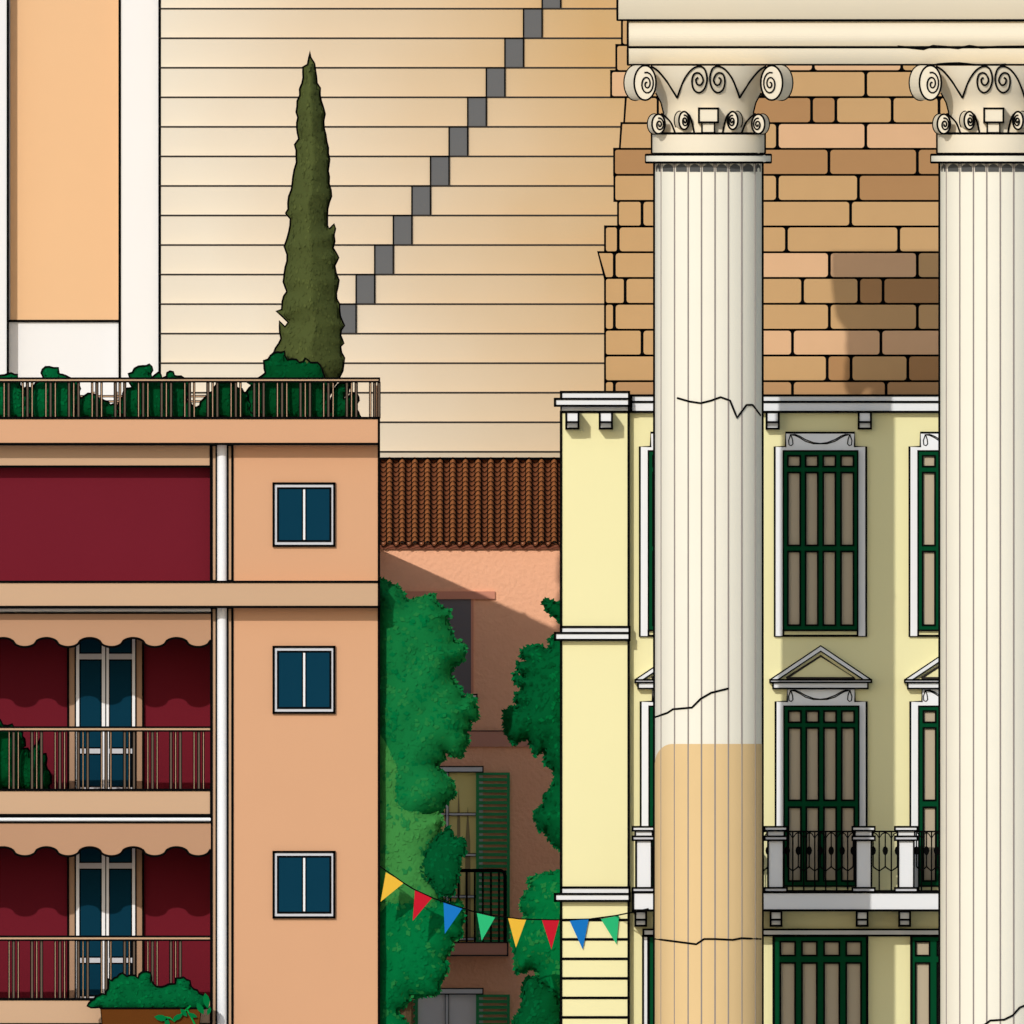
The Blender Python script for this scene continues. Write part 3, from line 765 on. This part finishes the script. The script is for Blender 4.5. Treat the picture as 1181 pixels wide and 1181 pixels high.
o = T.build('ruined_wall', origin=(X(1000), BY, 0)); tag(o, 'ruined wall of big ochre stone blocks with a ragged left edge rising above the yellow building', 'wall')

# ================================================================== COLUMNS
CY = -5.35
def column(cx, label, gold, cracks):
    T = thing('marble_column', label, 'column', cx, CY, group='fluted columns under the stone beam')
    D = cx-817
    R0 = 61.5
    def on(px, py, r=R0, off=.006):   # point on the shaft surface
        t = max(-.999, min(.999, (px-cx)/r)); return (X(px), CY-math.sqrt(1-t*t)*r*S-off, Z(py))
    m = MB(); m.lathe(cx, CY, [(R0, 187), (R0, 1368)], 'marble', 96)
    for dx in (-54.4,-39,-23.3,-8,7.6,23,38.4,53.7):
        for sg in (1, -1):
            yy = sg*math.sqrt(R0**2-dx**2)*S
            m.wbox((X(cx+dx)-.8*S, CY-yy-.008, Z(1368)), (X(cx+dx)+.8*S, CY-yy+.008, Z(188)), 'groove')
    for sg in (-1, 1): m.tube([(X(cx)+sg*(R0+.7)*S, CY, Z(188)), (X(cx)+sg*(R0+.7)*S, CY, Z(1368))], 1.7*S, 'ink')
    # arched flute heads
    ed = [-61,-54.4,-39,-23.3,-8,7.6,23,38.4,53.7,61]
    for i in range(len(ed)-1):
        a, b = ed[i]+1.6, ed[i+1]-1.6
        if b-a < 5: a, b = ed[i]+.8, ed[i+1]-.8
        w = (b-a)/2; c = (a+b)/2; pts = [on(cx+c-w, 198), on(cx+c+w, 198)]
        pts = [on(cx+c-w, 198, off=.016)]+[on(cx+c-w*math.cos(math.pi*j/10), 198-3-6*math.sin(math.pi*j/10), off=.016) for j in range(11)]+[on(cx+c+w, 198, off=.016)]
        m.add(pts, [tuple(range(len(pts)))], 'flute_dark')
        for sg in (-1, 1): m.tube([on(cx+c+sg*w, 188.5), on(cx+c+sg*w*.9, 198)], .5*S, 'groove', 4)
    for cr in cracks:
        pp = []
        for i in range(len(cr)-1):
            for k in range(4): t = k/4; pp.append((cr[i][0]+(cr[i+1][0]-cr[i][0])*t, cr[i][1]+(cr[i+1][1]-cr[i][1])*t))
        pp.append(cr[-1])
        m.tube([on(px, py, off=.012) for px, py in pp], 1.15*S, 'ink')
    sh = m.build('shaft', T)
    if gold:
        m = MB(); n = 96; vs = []; rr = R0+.35
        for j in range(n+1):
            a = 2*math.pi*j/n; x = rr*math.sin(a)
            top = 858.0
            if x < -41.5: q = min(1, (-41.5-x)/20); top = 858+22*(1-math.sqrt(max(0, 1-q*q)))
            for py in (top, 1367): vs.append((X(cx)+x*S, CY-rr*S*math.cos(a), Z(py)))
        m.add(vs, [(2*j, 2*j+1, 2*j+3, 2*j+2) for j in range(n)], 'marble_gold', True)
        tag(m.build('repaired_surface', sh), 'golden stained lower part of the shaft')
    m = MB(); m.lathe(cx, CY, [(72, 178.6), (72, 187)], 'marble', 96); m.ring(cx, CY, 72, 178.4); m.ring(cx, CY, 72, 187.4)
    for sg in (-1, 1): m.tube([(X(cx)+sg*72*S, CY, Z(178)), (X(cx)+sg*72*S, CY, Z(188))], 1.3*S, 'ink')
    m.build('neck_ring', T)
    m = MB(); m.lathe(cx, CY, [(90,1368),(92,1376),(90,1384),(80,1388)], 'marble', 64); m.box(cx-95, cx+95, 1386, 1400, CY-1.2, CY+1.2, 'marble', 2.0); m.build('base', T)
    # capital
    prof = [(78, 76), (74, 86), (68, 98), (60, 107), (54, 118), (51, 130), (53, 142), (58, 153)]
    m = MB(); m.lathe(cx, CY, [(64.5, 154), (64.5, 177)], 'marble_cap', 96); m.ring(cx, CY, 64.5, 154); m.ring(cx, CY, 64.5, 177.3)
    for sg in (-1, 1): m.tube([(X(cx)+sg*64.5*S, CY, Z(154)), (X(cx)+sg*64.5*S, CY, Z(177))], 2.0*S, 'ink')
    m.lathe(cx, CY, prof, 'marble_cap', 96)
    rad = lambda py: float(np.interp(py, [p[1] for p in prof], [p[0] for p in prof]))
    def bl(px, py, off=.02):
        r = rad(py); t = max(-.97, min(.97, (px-cx)/r)); return (X(px), CY-math.sqrt(1-t*t)*r*S-off, Z(py))
    for sg in (-1, 1):
        f = lambda a: cx+sg*a
        # bell silhouette edges
        m.tube([(X(f(p[0]+.5)), CY-.0, Z(p[1])) for p in prof if p[1] >= 106], 1.2*S, 'ink')
        # leaf curves
        m.stube([bl(f(-66), 76.5), bl(f(-58), 82), bl(f(-48), 94), bl(f(-41), 105), bl(f(-36), 113)], 1.1*S, 'ink')
        m.stube([bl(f(-36), 113), bl(f(-33), 104), bl(f(-27), 90), bl(f(-19), 80), bl(f(-11), 76.5), bl(f(-5), 79), bl(f(-2), 87), bl(f(-2), 95), bl(f(-5), 103), bl(f(-11), 107), bl(f(-17), 103), bl(f(-19), 94), bl(f(-17), 86), bl(f(-12), 84), bl(f(-8), 87), bl(f(-6), 93), bl(f(-9), 98), bl(f(-13), 97), bl(f(-14.5), 92), bl(f(-12), 89.5)], 1.05*S, 'ink')
        m.stube([bl(f(-54), 131), bl(f(-48), 136), bl(f(-43), 142), bl(f(-38.5), 153)], 1.05*S, 'ink')
        m.stube([bl(f(-16.5), 153), bl(f(-18.5), 143), bl(f(-22), 133), bl(f(-28), 129)], 1.05*S, 'ink')
    m.ring(cx, CY, 58.5, 153.5, 2.0)
    cap = m.build('capital', T)
    def volute(px, py, rx, ry, Yf, Yb, shift, turns=2.1, name='volute', inner=.62):
        m = MB(); n = 28
        e = [(px+rx*math.cos(2*math.pi*j/n), py+ry*math.sin(2*math.pi*j/n)) for j in range(n)]
        m.prism(e, Yf, Yb, 'marble_cap', 2.2, shift=(shift, 0))
        sg = 1 if shift < 0 else -1
        pts = []
        K = 34
        for j in range(K):
            t = j/(K-1); a = -1.9+turns*2*math.pi*t; r = (1-t)*inner+.06
            pts.append((X(px+sg*(.15*rx+rx*r*math.cos(a))), Yf-.008, Z(py+ry*.06+ry*r*math.sin(a))))
        m.tube(pts, 1.0*S, 'ink', 5)
        m.build(name, cap)
    for sg in (-1, 1):
        volute(cx+sg*73, 95.5, 12.6, 20, CY-.80, CY-.42, sg*11.5)
        volute(cx+sg*73, 95.5, 12.6, 20, CY+.80, CY+.42, sg*11.5)
        volute(cx+sg*57.5, 143, 7.5, 11.3, CY-.66, CY-.3, sg*5, 1.9)
        volute(cx+sg*28, 139, 6, 10.3, CY-.80, CY-.5, sg*5, 1.9)
        continue
        # strap joining the corner volute to the bell
        m = MB(); m.prism([(cx+sg*66,77),(cx+sg*74,76),(cx+sg*70,100),(cx+sg*60,108),(cx+sg*52,100),(cx+sg*46,90),(cx+sg*56,80)], CY-.74, CY-.3, 'marble_cap', 0); m.build('strap', cap)
    m = MB(); m.box(cx-7.5, cx+7, 141, 153, CY-.82, CY-.5, 'marble_cap', 1.8); m.box(cx-11, cx+11.2, 125, 141, CY-.86, CY-.5, 'marble_cap', 2.2); m.build('boss', cap)
c1 = [[(781,459),(795,463),(808,465),(820,462),(831,458),(842,462),(850,482),(861,467),(868,467),(877,479)],
      [(756,827),(770,822),(776,818),(798,816),(808,806),(820,799),(840,794)],
      [(756,1083),(780,1086),(803,1089),(812,1083),(825,1083),(845,1084),(855,1082),(877.5,1083)]]
c2 = [[(1134,1183),(1142,1177),(1158,1176),(1168,1171),(1176,1162),(1186,1158),(1200,1160)]]
column(817, 'cracked white fluted column with scroll capital and golden stained lower shaft', True, c1)
column(1146, 'plain white fluted column with scroll capital at the right edge of the picture', False, c2)

# beam
T = thing('stone_beam', 'long cream moulded stone beam resting on the two column capitals', 'beam', 1000, CY, 74)
def moulding(name, x0, prof, ya, yb, extra=None):
    """ prof: (Y offset, row) front profile, mirrored at the back """
    m = MB(); K = len(prof); x1 = 1330
    ring = [(CY-o, y) for o, y in prof]+[(CY+o, y) for o, y in reversed(prof)]
    n = len(ring)
    vs = [(X(x0), a, Z(b)) for a, b in ring]+[(X(x1), a, Z(b)) for a, b in ring]
    m.add(vs, [(i, (i+1) % n, (i+1) % n+n, i+n) for i in range(n)], 'marble_cap', False)
    m.add(vs, [tuple(range(n)), tuple(range(2*n-1, n-1, -1))], 'marble_cap')
    for (o, y) in (prof[0], prof[-1]):
        for s_ in (-1, 1): m.tube([(X(x0), CY+s_*o, Z(y)), (X(x1), CY+s_*o, Z(y))], 1.3*S, 'ink')
    m.tube([(p[0]-.0, p[1], p[2]) for p in vs[:n]], 1.3*S, 'ink', closed=True)
    if extra: extra(m)
    return m.build(name, T)
def arc(a, b, o0, o1, k, pw=1.0): return [(o0+(o1-o0)*(j/k)**pw, a+(b-a)*j/k) for j in range(k+1)]
moulding('crown_moulding', 712, [(.66,-43)]+arc(-24, 23, .66, .44, 12, 1.9), -43, 23)
def tor():
    return [(.30+.17*math.sin(math.pi*(.08+.70*j/12)), 24+30*j/12) for j in range(13)]
moulding('upper_band', 724, tor(), 24, 54)
def crk(m):
    m.line([(1035,53.5),(1050,55),(1065,56.5),(1076,53),(1090,54),(1105,55.5),(1118,53),(1132,55),(1150,54),(1190,53.5)], CY-.505, 2.6)
    m.line([(1080,74.5),(1093,73),(1106,72.5),(1120,74.5),(1140,76),(1160,74.5)], CY-.40, 2.6)
moulding('lower_band', 724, arc(54.6, 74.5, .50, .38, 8, 1.8), 54, 75, crk)

# ================================================================== BUNTING
T = thing('bunting', 'string of eight coloured pennants strung between the orange block and the yellow building balcony', 'bunting', 590, -.5, 1060)
def gY(px): return float(np.interp(px, [438, 660, 714, 731, 748], [-.03, -.185, -.19, -1.03, -1.03]))
sp = [(438,999),(465,1018),(478,1026),(500,1036),(520,1043),(545,1051),(570,1056),(600,1060),(640,1061),(680,1060),(710,1056),(730,1052),(748,1048)]
m = MB(); m.tube([(X(a), gY(a), Z(b)) for a, b in sp], .8*S, 'ink'); m.build('string', T)
fl = [('yellow',(445,1006),(466,1018),(439,1040)),('red',(478.5,1026),(498,1036),(476,1062)),('blue',(511.5,1041),(533,1048),(513,1077)),('green',(550,1053),(571,1058),(555.5,1085)),
      ('yellow',(586,1059),(607,1060),(595,1093)),('red',(625,1061),(645,1061),(636,1095)),('blue',(657,1062),(679,1060),(672,1095)),('green',(693,1060),(714,1056),(711,1089))]
for c, a, b, d in fl:
    m = MB()
    P3 = [(X(q[0]), gY(q[0])-.005, Z(q[1])) for q in (a, b, d)]
    vs = P3+[(p[0], p[1]+.006, p[2]) for p in P3]
    m.add(vs, [(0,1,2),(5,4,3),(0,3,4,1),(1,4,5,2),(2,5,3,0)], 'p_'+c)
    tag(m.build('pennant', T), c+' pennant')

# ================================================================== LIGHT, SKY, CAMERA
d = Vector((SA, 1.0, -SC)).normalized()
sun = bpy.data.lights.new('sun', 'SUN'); sun.energy = 2.25; sun.angle = math.radians(.5); sun.color = (1, .985, .955)
so = bpy.data.objects.new('sun', sun); C.objects.link(so); so.rotation_euler = d.to_track_quat('-Z', 'Y').to_euler(); so.location = (-20,-40,30)
elev = math.atan2(SC, math.hypot(SA, 1)); az = math.atan2(-SA, -1)
w = bpy.data.worlds.new('World'); scene.world = w; w.use_nodes = True
nt = w.node_tree; bg = nt.nodes['Background']
sk = nt.nodes.new('ShaderNodeTexSky'); sk.sky_type = 'NISHITA'; sk.sun_disc = False; sk.sun_elevation = elev; sk.sun_rotation = az % (2*math.pi)
sk.dust_density = 1.0; sk.air_density = 1.0; sk.ozone_density = 1.0
hs = nt.nodes.new('ShaderNodeHueSaturation'); hs.inputs['Saturation'].default_value = 1.0
nt.links.new(sk.outputs[0], hs.inputs['Color']); nt.links.new(hs.outputs[0], bg.inputs['Color'])
bg.inputs['Strength'].default_value = 0.125
cam = bpy.data.cameras.new('camera'); cam.type = 'ORTHO'; cam.ortho_scale = 1181*S; cam.clip_end = 2000
co = bpy.data.objects.new('camera', cam); C.objects.link(co); co.location = (0, -60, Z(590.5)); co.rotation_euler = (math.pi/2, 0, 0)
scene.camera = co
vs_ = scene.view_settings; vs_.view_transform = 'Standard'; vs_.look = 'None'; vs_.exposure = 0; vs_.gamma = 1
